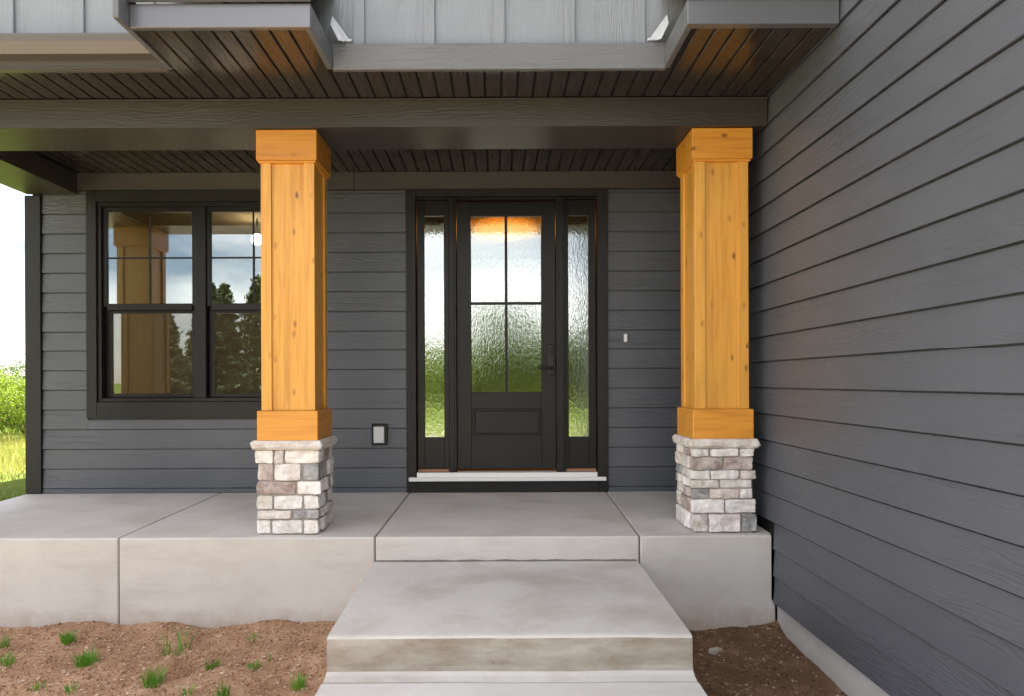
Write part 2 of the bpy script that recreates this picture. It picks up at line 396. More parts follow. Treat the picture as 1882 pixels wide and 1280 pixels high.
sl_o = grid('soil_bed', -5.0, -.70, -.2, YS+.05, 215, 240, soil_z, M['soil'], (-2.8, 3.8, -.62)); tag(sl_o, 'bare reddish brown soil bed in front of the porch', 'soil', kind='structure')
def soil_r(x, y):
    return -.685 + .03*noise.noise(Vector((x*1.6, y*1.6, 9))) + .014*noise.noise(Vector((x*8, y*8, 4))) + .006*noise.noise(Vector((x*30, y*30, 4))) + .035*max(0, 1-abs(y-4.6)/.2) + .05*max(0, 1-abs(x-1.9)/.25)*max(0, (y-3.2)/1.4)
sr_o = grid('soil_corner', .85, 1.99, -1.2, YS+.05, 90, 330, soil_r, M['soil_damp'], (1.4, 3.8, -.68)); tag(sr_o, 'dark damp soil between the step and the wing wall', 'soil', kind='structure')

M['gravel'] = soil('pale_gravel', (.36, .31, .26), (.44, .39, .33), (.52, .47, .41)); yard.data.materials.append(M['gravel'])
# ---- house wall with openings
WIN = (-3.684, -1.64, .679, 2.742); DOR = (-.8055, 1.012, -.02, 2.742)
wall = box('wall', (XL+.02, WIN[0]+.03, YB+.036, YB+.16, -.02, 2.95), M['black'], house, 0, more=[
    (WIN[0]+.03, WIN[1]-.03, YB+.036, YB+.16, -.02, WIN[2]+.03), (WIN[0]+.03, WIN[1]-.03, YB+.036, YB+.16, WIN[3]-.03, 2.95),
    (WIN[1]-.03, DOR[0]+.03, YB+.036, YB+.16, -.02, 2.95), (DOR[0]+.03, DOR[1]-.03, YB+.036, YB+.16, DOR[3]-.03, 2.95),
    (DOR[1]-.03, XW+.1, YB+.036, YB+.16, -.02, 2.95)])
tag(wall, 'charcoal horizontal lap siding behind the porch')
k = -1
while True:
    z = .049+k*CO; k += 1
    h = CO
    if z < 0: h = .047; z = .004
    if z > 2.73: break
    segs = [(XL+.125, XW-.004)]
    for (a, b, c, d) in (WIN, DOR):
        if z+h > c+.004 and z < d-.004:
            if not (a > WIN[0]-.1 and z < c-.03 and c > .2 and False):
                ns = []
                for (s, e) in segs:
                    if b <= s or a >= e: ns.append((s, e)); continue
                    if a > s: ns.append((s, a-.002))
                    if b < e: ns.append((b+.002, e))
                segs = ns
    if z < WIN[2]-.01 < z+h: plank(wall, WIN[1]-WIN[0]-.002, (WIN[0]+.001, YB, z), 0, WIN[2]-z-.004)
    for (s, e) in segs: plank(wall, e-s, (s, YB, z), 0, min(h, 2.742-z) if z+h+.03 > 2.9 else h)
# courses cut by the window's foot and head are hidden behind its casing
box('frieze_board', (XL+.125, -1.272, YB-.012, YB+.03, 2.745, ZC), M['frieze'], wall, .002)
box('frieze_board', (-1.268, XW-.004, YB-.012, YB+.03, 2.745, ZC), M['frieze'], wall, .002)
box('corner_board', (XL-.02, XL+.122, YB-.016, YB+.16, -.01, 2.70), M['trim_z'], wall, .003)
box('side_wall', (XL-.0, XL+.14, YB+.165, 14, -.3, 2.9), M['siding'], house, 0)

# ---- window: two double-hung units in one casing
wx0, wx1, wz0, wz1 = -3.59, -1.735, .826, 2.64
YW = YB-.024
win = box('window', (wx0, wx0+.035, YB-.004, YB+.14, wz0, wz1), M['frame'], house, .003, more=[
    (wx1-.035, wx1, YB-.004, YB+.14, wz0, wz1), (wx0+.035, wx1-.035, YB-.004, YB+.14, wz1-.04, wz1),
    (wx0+.035, wx1-.035, YB-.004, YB+.14, wz0, wz0+.035), ((wx0+wx1)/2-.048, (wx0+wx1)/2+.048, YB-.002, YB+.14, wz0+.035, wz1-.04)])
tag(win, 'black twin double-hung window mirroring trees and sky')
for (b) in ((WIN[0], wx0-.001, WIN[2], WIN[3]), (wx1+.001, WIN[1], WIN[2], WIN[3])):
    box('casing', (b[0], b[1], YW, YB+.03, b[2], b[3]), M['trim_z'], win, .003)
box('casing', (wx0, wx1, YW-.002, YB+.03, wz1+.001, WIN[3]), M['trim'], win, .003)
box('casing', (wx0, wx1, YW-.002, YB+.03, WIN[2], wz0-.001), M['trim'], win, .003)
xm = (wx0+wx1)/2
for (a, b) in ((wx0+.036, xm-.049), (xm+.049, wx1-.036)):
    zm = 1.70
    # upper sash stands in front, lower sash behind
    u = box('upper_sash', (a, a+.036, YB+.02, YB+.055, zm, wz1-.041), M['frame'], win, .003, more=[
        (b-.036, b, YB+.02, YB+.055, zm, wz1-.041), (a+.036, b-.036, YB+.02, YB+.055, wz1-.085, wz1-.041), (a+.036, b-.036, YB+.016, YB+.055, zm-.035, zm+.025)])
    lo = box('lower_sash', (a+.004, a+.056, YB+.06, YB+.095, wz0+.036, zm-.02), M['frame'], win, .003, more=[
        (b-.056, b-.004, YB+.06, YB+.095, wz0+.036, zm-.02), (a+.056, b-.056, YB+.06, YB+.095, wz0+.036, wz0+.075), (a+.056, b-.056, YB+.06, YB+.095, zm-.06, zm-.02)])
    box('pane', (a+.03, b-.03, YB+.036, YB+.041, zm+.02, wz1-.08), M['glass'], win, 0)
    box('pane', (a+.05, b-.05, YB+.076, YB+.081, wz0+.07, zm-.055), M['glass'], win, 0)
    box('screen', (a+.052, b-.052, YB+.058, YB+.0595, wz0+.072, zm-.058), M['screen'], win, 0)
    c = (a+b)/2
    box('muntin', (c-.007, c+.007, YB+.026, YB+.034, zm+.025, wz1-.085), M['frame'], win, 0)
    zc = (zm+.025+wz1-.085)/2
    box('muntin', (a+.036, b-.036, YB+.0275, YB+.0335, zc-.007, zc+.007), M['frame'], win, 0)

# ---- front door with sidelights
S = 203.6
def dx(p): return (p-911)/S
def dz(p): return 1-(p-702+.1)/S
door = box('door', (dx(840), dx(866), YB+.03, YB+.075, dz(863), dz(369)), M['door'], house, .0025, more=[
    (dx(996), dx(1022), YB+.03, YB+.075, dz(863), dz(369)), (dx(866), dx(996), YB+.03, YB+.075, dz(395), dz(369)),
    (dx(866), dx(996), YB+.03, YB+.075, dz(863), dz(722))])
tag(door, 'black front door with four-pane rippled glass and sidelights')
for (a, b, c, d) in ((866, 931, 395, 556), (931, 996, 395, 556), (866, 931, 556, 722), (931, 996, 556, 722)):
    box('pane', (dx(a)+.002, dx(b)-.002, YB+.052, YB+.057, dz(d)+.002, dz(c)-.002), M['rain'], door, 0)
box('muntin', (dx(928.6), dx(933.6), YB+.036, YB+.068, dz(722), dz(395)), M['door'], door, .002)
for a, b in ((866, 928.5), (933.7, 996)): box('muntin', (dx(a), dx(b), YB+.037, YB+.067, dz(558.5), dz(553.5)), M['door'], door, .002)
# moulded lower panel
fr = (dx(868), dx(996), dz(803), dz(752))
box('panel_moulding', (fr[0], fr[1], YB+.022, YB+.032, fr[3]-.014, fr[3]), M['door'], door, .003, more=[
    (fr[0], fr[1], YB+.022, YB+.032, fr[2], fr[2]+.014), (fr[0], fr[0]+.014, YB+.0222, YB+.032, fr[2]+.014, fr[3]-.014), (fr[1]-.014, fr[1], YB+.0222, YB+.032, fr[2]+.014, fr[3]-.014)])
box('panel', (fr[0]+.022, fr[1]-.022, YB+.024, YB+.034, fr[2]+.022, fr[3]-.022), M['door'], door, .006)
# lock plate and lever
hp = box('handle', (dx(1007.5), dx(1018.5), YB+.012, YB+.031, dz(690), dz(633)), M['hardware'], door, .004)
tag(hp, 'black keypad lock plate with lever')
def tube(name, pts, rad, m, parent, n=10):
    v = []; f = []; og = Vector(pts[0])
    for i, p in enumerate(pts):
        p = Vector(p); d = (Vector(pts[min(i+1, len(pts)-1)])-Vector(pts[max(i-1, 0)])).normalized()
        s = d.orthogonal().normalized(); q = d.cross(s); r = rad[i] if isinstance(rad, (list, tuple)) else rad
        for a in range(n):
            an = 2*math.pi*a/n; v.append(p+s*math.cos(an)*r+q*math.sin(an)*r-og)
    for i in range(len(pts)-1):
        for a in range(n): f.append((i*n+a, i*n+(a+1) % n, (i+1)*n+(a+1) % n, (i+1)*n+a))
    f += [tuple(range(n-1, -1, -1)), tuple((len(pts)-1)*n+a for a in range(n))]
    return obj(name, v, f, m, parent, og, smooth=False)
lx = dx(1013.5); lz = dz(678)
tube('lever', [(lx, YB+.012, lz), (lx, YB-.035, lz), (lx-.012, YB-.045, lz), (lx-.03, YB-.045, lz), (dx(990), YB-.042, lz+.002)], [.017, .014, .011, .010, .008], M['hardware'], door, 12)
box('keypad', (dx(1009.5), dx(1016.5), YB+.004, YB+.013, dz(655), dz(639)), M['frame'], door, .003)
# sidelights
for (a, b, g0, g1_) in ((767, 825, 780, 816), (1040, 1096, 1046, 1083)):
    sdl = box('sidelight', (dx(a), dx(g0), YB+.03, YB+.075, dz(863), dz(366)), M['door'], door, .0025, more=[
        (dx(g1_), dx(b), YB+.03, YB+.075, dz(863), dz(366)), (dx(g0), dx(g1_), YB+.03, YB+.075, dz(394), dz(366)), (dx(g0), dx(g1_), YB+.03, YB+.075, dz(863), dz(805))])
    box('pane', (dx(g0)-.004, dx(g1_)+.004, YB+.05, YB+.055, dz(805)-.004, dz(394)+.004), M['rain'], door, 0)
    box('sill_strip', (dx(a)+.003, dx(b)-.003, YB+.012, YB+.03, dz(868), dz(863.6)), M['redwood'], door, 0)
# posts, head and casing
for (a, b) in ((825.4, 839.2), (1022.8, 1039.6)):
    box('mullion_post', (dx(a), dx(b), YB-.006, YB+.13, dz(873), dz(363)), M['door'], door, .003, more=[(dx(a)+.018, dx(b)-.018, YB-.016, YB-.005, dz(873), dz(363))])
box('head_jamb', (dx(765), dx(1098), YB+.004, YB+.13, dz(365.5), dz(361)), M['door'], door, .002)
box('casing', (DOR[0], dx(765), YW, YB+.13, .0, DOR[3]), M['trim_z'], door, .003)
box('casing', (dx(1098), DOR[1], YW, YB+.13, .0, DOR[3]), M['trim_z'], door, .003)
box('casing', (dx(765)+.001, dx(1098)-.001, YW-.002, YB+.13, dz(361)+.001, DOR[3]), M['trim'], door, .003)
box('threshold', (dx(752), dx(1112), YB-.062, YB-.03, dz(884), dz(877)), M['sill'], door, .003, more=[(dx(766), dx(1097), YB-.03, YB+.12, dz(881), dz(869))])
box('kick_board', (dx(765)+.001, dx(1098)-.001, YB-.028, YB+.1, .002, dz(884.6)), M['trim'], door, .002)
# ---- small fittings on the wall
bell = box('doorbell', (dx(1147), dx(1153), YB-.016, YB+.004, dz(629), dz(614)), M['white'], None, .003); tag(bell, 'small white doorbell button on the siding beside the door', 'doorbell')
ob = box('outlet_box', (dx(683), dx(712), YB-.022, YB+.006, dz(818), dz(779)), M['hardware'], None, .004); tag(ob, 'outdoor outlet with grey flip cover low on the siding', 'outlet')
box('outlet_cover', (dx(687.5), dx(707), YB-.045, YB-.021, dz(814), dz(784)), M['grey_cover'], ob, .006, seg=2)

# ---- room behind the glass
room = box('interior_room', (-4.05, 1.78, 10.4, 10.5, 0, 2.8), M['tan'], house, 0, more=[(-4.15, -4.05, YB+.17, 10.4, 0, 2.8), (1.78, 1.88, YB+.17, 10.4, 0, 2.8), (-4.15, 1.88, YB+.165, 10.5, 2.8, 2.86)])
box('interior_floor', (-4.15, 1.88, YB+.165, 10.5, -.06, -.002), M['floor'], house, 0)
def lampm(name, col, s):
    m = bpy.data.materials.new(name); m.use_nodes = True; b = m.node_tree.nodes['Principled BSDF']
    b.inputs['Base Color'].default_value = (*col, 1); b.inputs['Emission Color'].default_value = (*col, 1); b.inputs['Emission Strength'].default_value = s; return m
def lamp(name, p, rad, squash, m, label):
    e = empty(name, (p[0], p[1], p[2]-rad*squash)); tag(e, label, 'lamp')
    bm = bmesh.new(); bmesh.ops.create_uvsphere(bm, u_segments=24, v_segments=14, radius=rad)
    for v in bm.verts: v.co.z *= squash
    me = bpy.data.meshes.new('globe'); bm.to_mesh(me); bm.free()
    link('globe', me, m, e, p, smooth=True)
    tube('stem', [(p[0], p[1], p[2]+rad*squash*.96), (p[0], p[1], 2.80)], .008, M['hardware'], e)
lamp('pendant_lamp', (-2.60, 7.55, 2.57), .062, 1, lampm('lamp_glow', (1, .93, .82), 9), 'round white globe lamp lit inside the twin window')
lamp('ceiling_lamp', (.11, 7.9, 2.725), .38, .15, lampm('amber_glow', (1, .42, .09), .95), 'amber glowing ceiling lamp behind the front door glass')

# ---- wing wall on the right
wing = box('wing_wall', (XW+.036, XW+.16, -1.6, YB+.16, -.46, 3.62), M['black'], house, 0); tag(wing, 'charcoal lap siding of the projecting wing')
random.seed(3)
for k in range(23):
    z = -.47+k*CO
    cut = random.uniform(1.0, 2.0)
    y0 = YB+.01
    if z < -.03: y0 = YS-.012
    if z+CO < -.0 or z < -.03: pass
    plank(wing, y0-cut-.001, (XW, y0, z), R(-90)); plank(wing, cut+1.6-.002, (XW, cut-.001, z), R(-90))
box('foundation', (XW+.03, XW+.2, -1.6, YS-.003, -1.2, -.462), M['foundation'], house, .004)
box('gap_flashing', (XW-.006, XW+.018, YS-.0, YS+.012, -.46, .012), M['black'], wing, 0)
box('wing_mass', (XW+.2, 8.5, -1.6, 13.5, -.9, 3.6), M['siding'], house, 0)
prism('wing_roof', [(-2.0, 3.62), (6, 6.2), (14, 3.62)], XW-.05, 8.9, M['shingle'], house)

# ---- porch beam, soffits
beam = box('beam', (XL, XW-.003, 4.62, 5.07, 2.71, ZC-.004), M['beam'], house, .003, more=[(XL, -3.765, 5.071, YB-.002, 2.71, ZC-.004)]); tag(beam, 'dark bronze porch beam resting on the columns')
box('beam_moulding', (XL, XW-.004, 4.606, 4.619, ZC-.016, ZC-.003), M['beam'], beam, .002)
sof = box('soffit', (XE, XW-.003, 4.17, YB+.02, ZC+.012, ZC+.03), M['black'], house, 0, more=[(-1.94, -.985, 3.70, 4.169, ZC+.012, ZC+.03), (1.035, XW-.003, 3.70, 4.169, ZC+.012, ZC+.03)])
tag(sof, 'dark brown slatted eave soffit and porch ceiling')
SW = .1045
def slat_mesh(ln):
    h = SW/2-.0062
    prof = [(-h, .0115), (-h, .003), (-h+.003, 0), (h-.003, 0), (h, .003), (h, .0115)]
    n = len(prof); v = [(p[0], 0, p[1]) for p in prof]+[(p[0], ln, p[1]) for p in prof]
    f = [tuple(range(n)), tuple(range(2*n-1, n-1, -1))]+[(i, n+i, n+(i+1) % n, (i+1) % n) for i in range(n)]
    me = bpy.data.meshes.new('slat'); me.from_pydata(v, [], f); me.update()
    bm = bmesh.new(); bm.from_mesh(me); bmesh.ops.recalc_face_normals(bm, faces=bm.faces[:]); bm.to_mesh(me); bm.free()
    me.materials.append(M['soffit']); return me
SM = {}
def slat(x, y0, y1):
    ky = round(y1-y0, 3)
    if ky not in SM: SM[ky] = slat_mesh(y1-y0)
    link('slat', SM[ky], None, sof, (x, y0, ZC))
x = XW-.06
while x > XE+.05:
    if -1.90 < x < -1.02 or x > 1.085: slat(x, 3.705, 4.603)
    elif -.965 < x < 1.02 or x < -1.98: slat(x, 4.20, 4.603)
    else: slat(x, 4.20, 4.603)
    if x > -3.76: slat(x, 5.074, YB-.014)
    x -= SW
# ---- fascias round the two projecting eaves and the recessed run between
def fascia(name, b, m, lab=None):
    o = box(name, b, M[m], house, .003)
    if lab: tag(o, lab)
    return o
ZF = ZC-.012
fascia('fascia', (-1.935, -.975, 3.665, 3.70, ZF, 3.015), 'metal_fascia', 'grey metal fascia of the projecting eave over the window-side column')
fascia('fascia', (1.022, XW-.004, 3.65, 3.70, ZF, 3.02), 'metal_fascia', 'grey metal fascia of the eave meeting the wing wall')
fascia('fascia', (-.975, 1.035, 4.165, 4.20, ZF, 3.045), 'fascia', 'wood-grained grey fascia board above the door')
fascia('fascia', (-1.008, -.975, 3.702, 4.163, ZF, 3.015), 'fascia'); fascia('fascia', (1.022, 1.055, 3.702, 4.163, ZF, 3.02), 'fascia')
fascia('fascia', (-1.968, -1.936, 3.56, 4.163, ZF, 3.06), 'fascia')
fascia('fascia', (XE, -1.97, 4.165, 4.20, ZF, 3.04), 'gutter')
prism('soffit_trim', [(4.145, ZF+.002), (4.163, ZF+.002), (4.163, ZF+.024), (4.152, ZF+.024)], XE, -1.97, M['gutter'], house)
gut = prism('gutter', [(4.163, 2.952), (4.085, 2.952), (4.078, 2.962), (4.066, 2.99), (4.052, 3.01), (4.045, 3.045), (4.050, 3.058), (4.058, 3.058), (4.058, 3.046), (4.163, 3.046)], XE, -1.972, M['gutter'], house); tag(gut, 'taupe metal gutter along the recessed eave')
# small roofs above the projecting eaves, with the bent flashing where they meet the wall
for (a, b, s) in ((-1.965, -.968, -1), (1.015, XW-.006, 1)):
    prism('eave_roof', [(3.63, 3.022), (3.63, 3.05), (4.215, 3.40), (4.215, 3.36)], a, b, M['shingle'], house)
    prism('drip_edge', [(3.655, 3.0165), (3.640, 3.0165), (3.640, 3.03), (3.655, 3.03)], a+.004, b-.004, M['metal_fascia'], house)
for s, xc in ((1, -.985), (-1, 1.05)):
    # kick-out flashing: thin bent sheet along the roof edge
    p = [(0, 4.19, 3.22), (.006*s, 4.19, 3.22), (.105*s, 4.19, 3.078), (.082*s, 4.14, 3.044), (.05*s, 4.135, 3.05), (.0, 4.15, 3.15)]
    v = [(xc+q[0], q[1], q[2]) for q in p]; v2 = [(q[0]+.002*s, q[1]-.003, q[2]+.001) for q in v]
    og = Vector(v[0]); vv = [tuple(Vector(q)-og) for q in v+v2]
    f = [(0, 1, 2, 3, 4, 5), (11, 10, 9, 8, 7, 6)]+[(i, (i+1) % 6, 6+(i+1) % 6, 6+i) for i in range(6)]
    obj('flashing', vv, f, M['flashing'], house, og)
    box('flashing_lip', (min(xc+.08*s, xc+.125*s), max(xc+.08*s, xc+.125*s), 4.165, 4.196, 3.060, 3.074), M['flashing'], house, .002)
# upper wall with battens
up = box('upper_wall', (XE, XW-.003, 4.225, 4.4, 3.03, 4.3), M['batten'], house, 0); tag(up, 'light grey board-and-batten wall above the eaves')
xc = (920.5-911)/1270*4.2
kk = -11
while xc+kk*.4275 < XW-.05:
    q = xc+kk*.4275; kk += 1
    if q > XE: box('batten', (q-.033, q+.033, 4.205, 4.2245, 3.054, 4.3), M['batten'], up, .002)
prism('main_roof', [(4.1, 4.32), (9.0, 6.3), (14.2, 4.32)], XE-.3, XW+.2, M['shingle'], house)
box('main_mass', (XL+.15, XW+.1, 10.6, 13.8, -.3, 4.3), M['siding'], house, 0)

# ------------------------------------------------------------ columns
def rock_mesh(w, h, d, seed, rough=.010):
    bm = bmesh.new(); bmesh.ops.create_cube(bm, size=1)
    bmesh.ops.subdivide_edges(bm, edges=bm.edges[:], cuts=5, use_grid_fill=True)
    for v in bm.verts:
        p = v.co*2
        # superellipsoid rounding keeps the stone blocky with worn arrises
        q = (abs(p.x)**18+abs(p.y)**18+abs(p.z)**18)**(1/18)
        p = p/q if q > 0 else p
        c = Vector((p.x*w/2, p.y*d/2, p.z*h/2))
        n = noise.noise_vector(c*17+Vector((seed*3.1, seed*1.7, seed)))*rough + noise.noise_vector(c*60+Vector((seed, 0, seed*2)))*rough*.6
        v.co = c+Vector((n.x*.6, n.y, n.z*.5))
    me = bpy.data.meshes.new('stone'); bm.to_mesh(me); bm.free()
    me.materials.append(M['stone']); return me
COLS = {'w': (.86, .845, .83), 'p': (.46, .37, .345), 'c': (.70, .655, .61), 'd': (.27, .285, .30), 'b': (.36, .285, .26)}
LROWS = [(493, 603, [(140, 287, 'w'), (303, 378, 'c'), (386, 672, 'w')]), (607, 745, [(160, 287, 'p'), (305, 522, 'w'), (545, 668, 'd')]),
         (757, 864, [(148, 476, 'b'), (488, 688, 'w')]), (878, 988, [(155, 283, 'c'), (297, 530, 'w'), (543, 668, 'w')]),
         (1000, 1068, [(158, 440, 'c'), (452, 670, 'd')]), (1084, 1192, [(148, 266, 'w'), (278, 532, 'w'), (546, 664, 'w')])]
RROWS = [(473, 540, [(285, 420, 'w'), (438, 670, 'w'), (688, 806, 'w')]), (546, 652, [(280, 540, 'b'), (555, 797, 'p')]),
         (658, 732, [(270, 430, 'w'), (440, 670, 'w'), (690, 820, 'c')]), (738, 806, [(275, 502, 'c'), (520, 787, 'w')]),
         (816, 896, [(285, 424, 'd'), (435, 677, 'c'), (687, 792, 'w')]), (905, 1018, [(278, 552, 'w'), (561, 822, 'w')]),
         (1030, 1178, [(288, 408, 'c'), (425, 684, 'w'), (702, 828, 'd')])]
def column(X, rows, fx, fy, label, seed):
    rnd = random.Random(seed)
    y0 = 4.655; Y = y0+.205
    zf = -.018
    core = box('column', (X-.196, X+.196, Y-.196, Y+.196, zf-.012, .54), M['mortar'], house, .004); tag(core, label)
    z_of = lambda p: .543-(p-fy[0])/(fy[1]-fy[0])*(.543-zf)
    def put(w, h, d, p, c, rz=0):
        o = link('stone', rock_mesh(w, h, d, rnd.uniform(0, 99)), None, core, p, rz)
        k = rnd.uniform(.88, 1.1); o.color = (*[min(1, q*k*rnd.uniform(.97, 1.03)) for q in COLS[c]], 1)
    for ri, (ya, yb, st) in enumerate(rows):
        za, zb = z_of(ya), z_of(yb); h = za-zb; zc = (za+zb)/2
        for (a, b, c) in st:
            xa = (a-fx[0])/(fx[1]-fx[0])*.42-.21; xb = (b-fx[0])/(fx[1]-fx[0])*.42-.21
            d = rnd.uniform(.06, .075); pr = rnd.uniform(.205, .222)
            put(xb-xa, h, d, (X+(xa+xb)/2, Y-pr+d/2, zc), c)
        # the other three faces
        for face in range(3):
            s = -.135 + rnd.uniform(0, .012)
            while s < .18:
                ln = rnd.choice((.10, .13, .17, .21)); e = min(s+ln, .212)
                if .212-e < .05: e = .212
                c = rnd.choice('wwwwccpdb'); pr = rnd.uniform(.203, .222); d = .06
                m_ = (s+e)/2
                if face == 0: put(e-s-.008, h, d, (X+pr-d/2, Y+m_, zc), c, R(90))
                elif face == 1: put(e-s-.008, h, d, (X-pr+d/2, Y+m_, zc), c, R(-90))
                else: put(e-s-.008, h, d, (X-m_, Y+pr-d/2, zc), c, R(180))
                s = e+.008
    # chiselled cap stone
    bm = bmesh.new(); bmesh.ops.create_cube(bm, size=1); bmesh.ops.subdivide_edges(bm, edges=bm.edges[:], cuts=22, use_grid_fill=True)
    for v in bm.verts:
        c = v.co.copy(); side = max(abs(c.x), abs(c.y)) > .49
        v.co = Vector((c.x*.478, c.y*.478, c.z*.064))
        if side:
            dn = Vector((c.x if abs(c.x) > .49 else 0, c.y if abs(c.y) > .49 else 0, 0))
            a = abs(c.z)*2
            v.co -= dn*(.030*a**3+.022*(noise.noise(v.co*26+Vector((seed, 0, 0)))+.3)+.010*noise.noise(v.co*70))
            v.co.z += .003*noise.noise(v.co*30)
    me = bpy.data.meshes.new('cap_stone'); bm.to_mesh(me); bm.free(); me.materials.append(M['stone'])
    for p in me.polygons: p.use_smooth = True
    cs = link('cap_stone', me, None, core, (X, Y, .574)); cs.color = (.70, .655, .61, 1)
    box('base_block', (X-.205, X+.205, Y-.205, Y+.205, .603, .806), M['wood_x'], core, .004)
    H = .1815
    box('shaft', (X-H+.017, X+H-.017, Y-H+.017, Y+H-.017, .8065, 2.501), M['wood_z'], core, 0)
    for sx in (-1, 1):
        for sy in (-1, 1):
            xa, xb = sorted((X+sx*H, X+sx*(H-.070))); ya, yb = sorted((Y+sy*H, Y+sy*(H-.0165)))
            box('corner_board', (xa, xb, ya, yb, .807, 2.5005), M['wood_z'], core, .002)
            xa, xb = sorted((X+sx*H, X+sx*(H-.0165))); ya, yb = sorted((Y+sy*(H-.0168), Y+sy*(H-.075)))
            box('corner_board', (xa, xb, ya, yb, .807, 2.5005), M['wood_z'], core, .002)
    box('cap_block', (X-.205, X+.205, Y-.205, Y+.205, 2.502, 2.7085), M['wood_x'], core, .004)
    box('cap_moulding', (X-.194, X+.194, Y-.194, Y+.194, 2.488, 2.502), M['wood_x'], core, .003)
    return core
column(-1.405, LROWS, (148, 668), (490, 1192), 'golden timber column on white ledge stone, in front of the window', 11)
column(1.534, RROWS, (285, 815), (470, 1178), 'golden timber column on white ledge stone, against the wing wall', 12)
column(-3.935, LROWS, (148, 668), (490, 1192), 'golden timber column at the open end of the porch', 13)

# ------------------------------------------------------------ soil details
def px_soil(px, py, z=-.615):
    y = (1-z)*1270/(py-702+.004*(px-911)); return ((px-911-.004*(py-702))/1270*y, y)
def tuft(px, py, n, h, spread, label, m='blade'):
    x, y = px_soil(px, py); z = soil_z(x, y)-.004
    rnd = random.Random(px*7+py); v = []; f = []
    for i in range(n):
        a = rnd.uniform(0, 6.28); r = spread*math.sqrt(rnd.random())*.6; b = Vector((math.cos(a)*r, math.sin(a)*r, 0))
        hh = h*rnd.uniform(.5, 1.1); lean = Vector((math.cos(a), math.sin(a), 0))*hh*rnd.uniform(.1, .7); w = rnd.uniform(.0018, .0038)
        sd_ = Vector((-math.sin(a+rnd.uniform(-1, 1)), math.cos(a), 0)).normalized()
        p0, p1, p2 = b, b+lean*.35+Vector((0, 0, hh*.6)), b+lean+Vector((0, 0, hh*rnd.uniform(.8, 1)))
        k = len(v); v += [p0-sd_*w, p0+sd_*w, p1-sd_*w*.8, p1+sd_*w*.8, p2]
        f += [(k, k+1, k+3, k+2), (k+2, k+3, k+4)]
    o = obj('grass_tuft', v, f, M[m], None, (x, y, z)); tag(o, label, 'grass', 'grass tufts on the soil bed')
tuft(125, 1190, 60, .085, .06, 'small bright green grass tuft nearest the porch slab')
tuft(160, 1222, 110, .09, .10, 'broad bright green grass tuft, the fullest on the soil')
tuft(390, 1222, 60, .075, .06, 'green grass tuft at the head of the dug furrow')
tuft(283, 1262, 70, .10, .09, 'ragged grass tuft at the foot of the dug furrow')
tuft(466, 1228, 26, .06, .05, 'thin grass sprig between furrow and concrete step')
for (a, b, n, h) in ((548, 1268, 46, .10), (408, 1284, 40, .09), (15, 1228, 34, .08), (3, 1200, 34, .10), (66, 1272, 16, .06), (130, 1276, 22, .06), (465, 1180, 14, .05), (330, 1212, 24, .07), (345, 1280, 18, .05), (495, 1212, 12, .04)):
    tuft(a, b, n, h, .06, 'sparse little grass sprout on the bare soil')
for (a, b) in ((322, 1200), (338, 1195), (305, 1205)):
    tuft(a, b, 9, .19, .05, 'tall wispy weed stalks standing on the bare soil')
def pebbles(name, fz, xr, yr, n, m, smin, smax, seed, label):
    rnd = random.Random(seed); v = []; f = []
    for i in range(n):
        x = rnd.uniform(*xr); y = rnd.uniform(*yr); s = smin+(smax-smin)*rnd.random()**4; c = Vector((x, y, fz(x, y)+s*.25)); k = len(v)
        for d in ((1, 0, 0), (0, 1, 0), (-1, 0, 0), (0, -1, 0), (0, 0, .7), (0, 0, -.7)):
            v.append(c+Vector(d)*s*rnd.uniform(.6, 1.3))
        f += [(k+a, k+(a+1) % 4, k+4) for a in range(4)]+[(k+(a+1) % 4, k+a, k+5) for a in range(4)]
    o = obj(name, v, f, m, None, (0, 0, 0)); tag(o, label, 'gravel', kind='stuff')
def speckm(name, cols):
    m, t, b = mat(name, cols[0], .9, 0, .1); v = coords(t, (1, 1, 1), False)
    vo = N(t, 'ShaderNodeTexVoronoi'); vo.inputs['Scale'].default_value = 35; t.links.new(v, vo.inputs['Vector'])
    sp = N(t, 'ShaderNodeSeparateColor'); t.links.new(vo.outputs['Color'], sp.inputs[0])
    t.links.new(ramp(t, sp.outputs[0], [(.0, cols[0]), (.6, cols[1]), (1, cols[2])]), b.inputs['Base Color']); return m
M['clod'] = speckm('soil_clods', [(.20, .11, .065), (.35, .21, .13), (.56, .43, .32)])
M['clod_damp'] = speckm('damp_clods', [(.07, .04, .024), (.13, .075, .045), (.42, .34, .26)])
pebbles('soil_crumbs', soil_z, (-3.6, -.72), (3.0, 4.57), 15000, M['clod'], .0022, .013, 1, 'crumbs and grit strewn over the bare soil bed')
pebbles('damp_soil_crumbs', soil_r, (.95, 1.86), (2.8, 4.57), 4500, M['clod_damp'], .002, .012, 2, 'crumbs and grit on the damp soil by the wing')
rx, ry = px_soil(1315, 1198, -.68)
ro = link('rock', rock_mesh(.085, .03, .05, 5, .012), None, None, (rx, ry, soil_r(rx, ry)+.008), .5); ro.data.materials[0] = M['rock']; tag(ro, 'flat pale stone chip lying on the damp soil', 'rock')

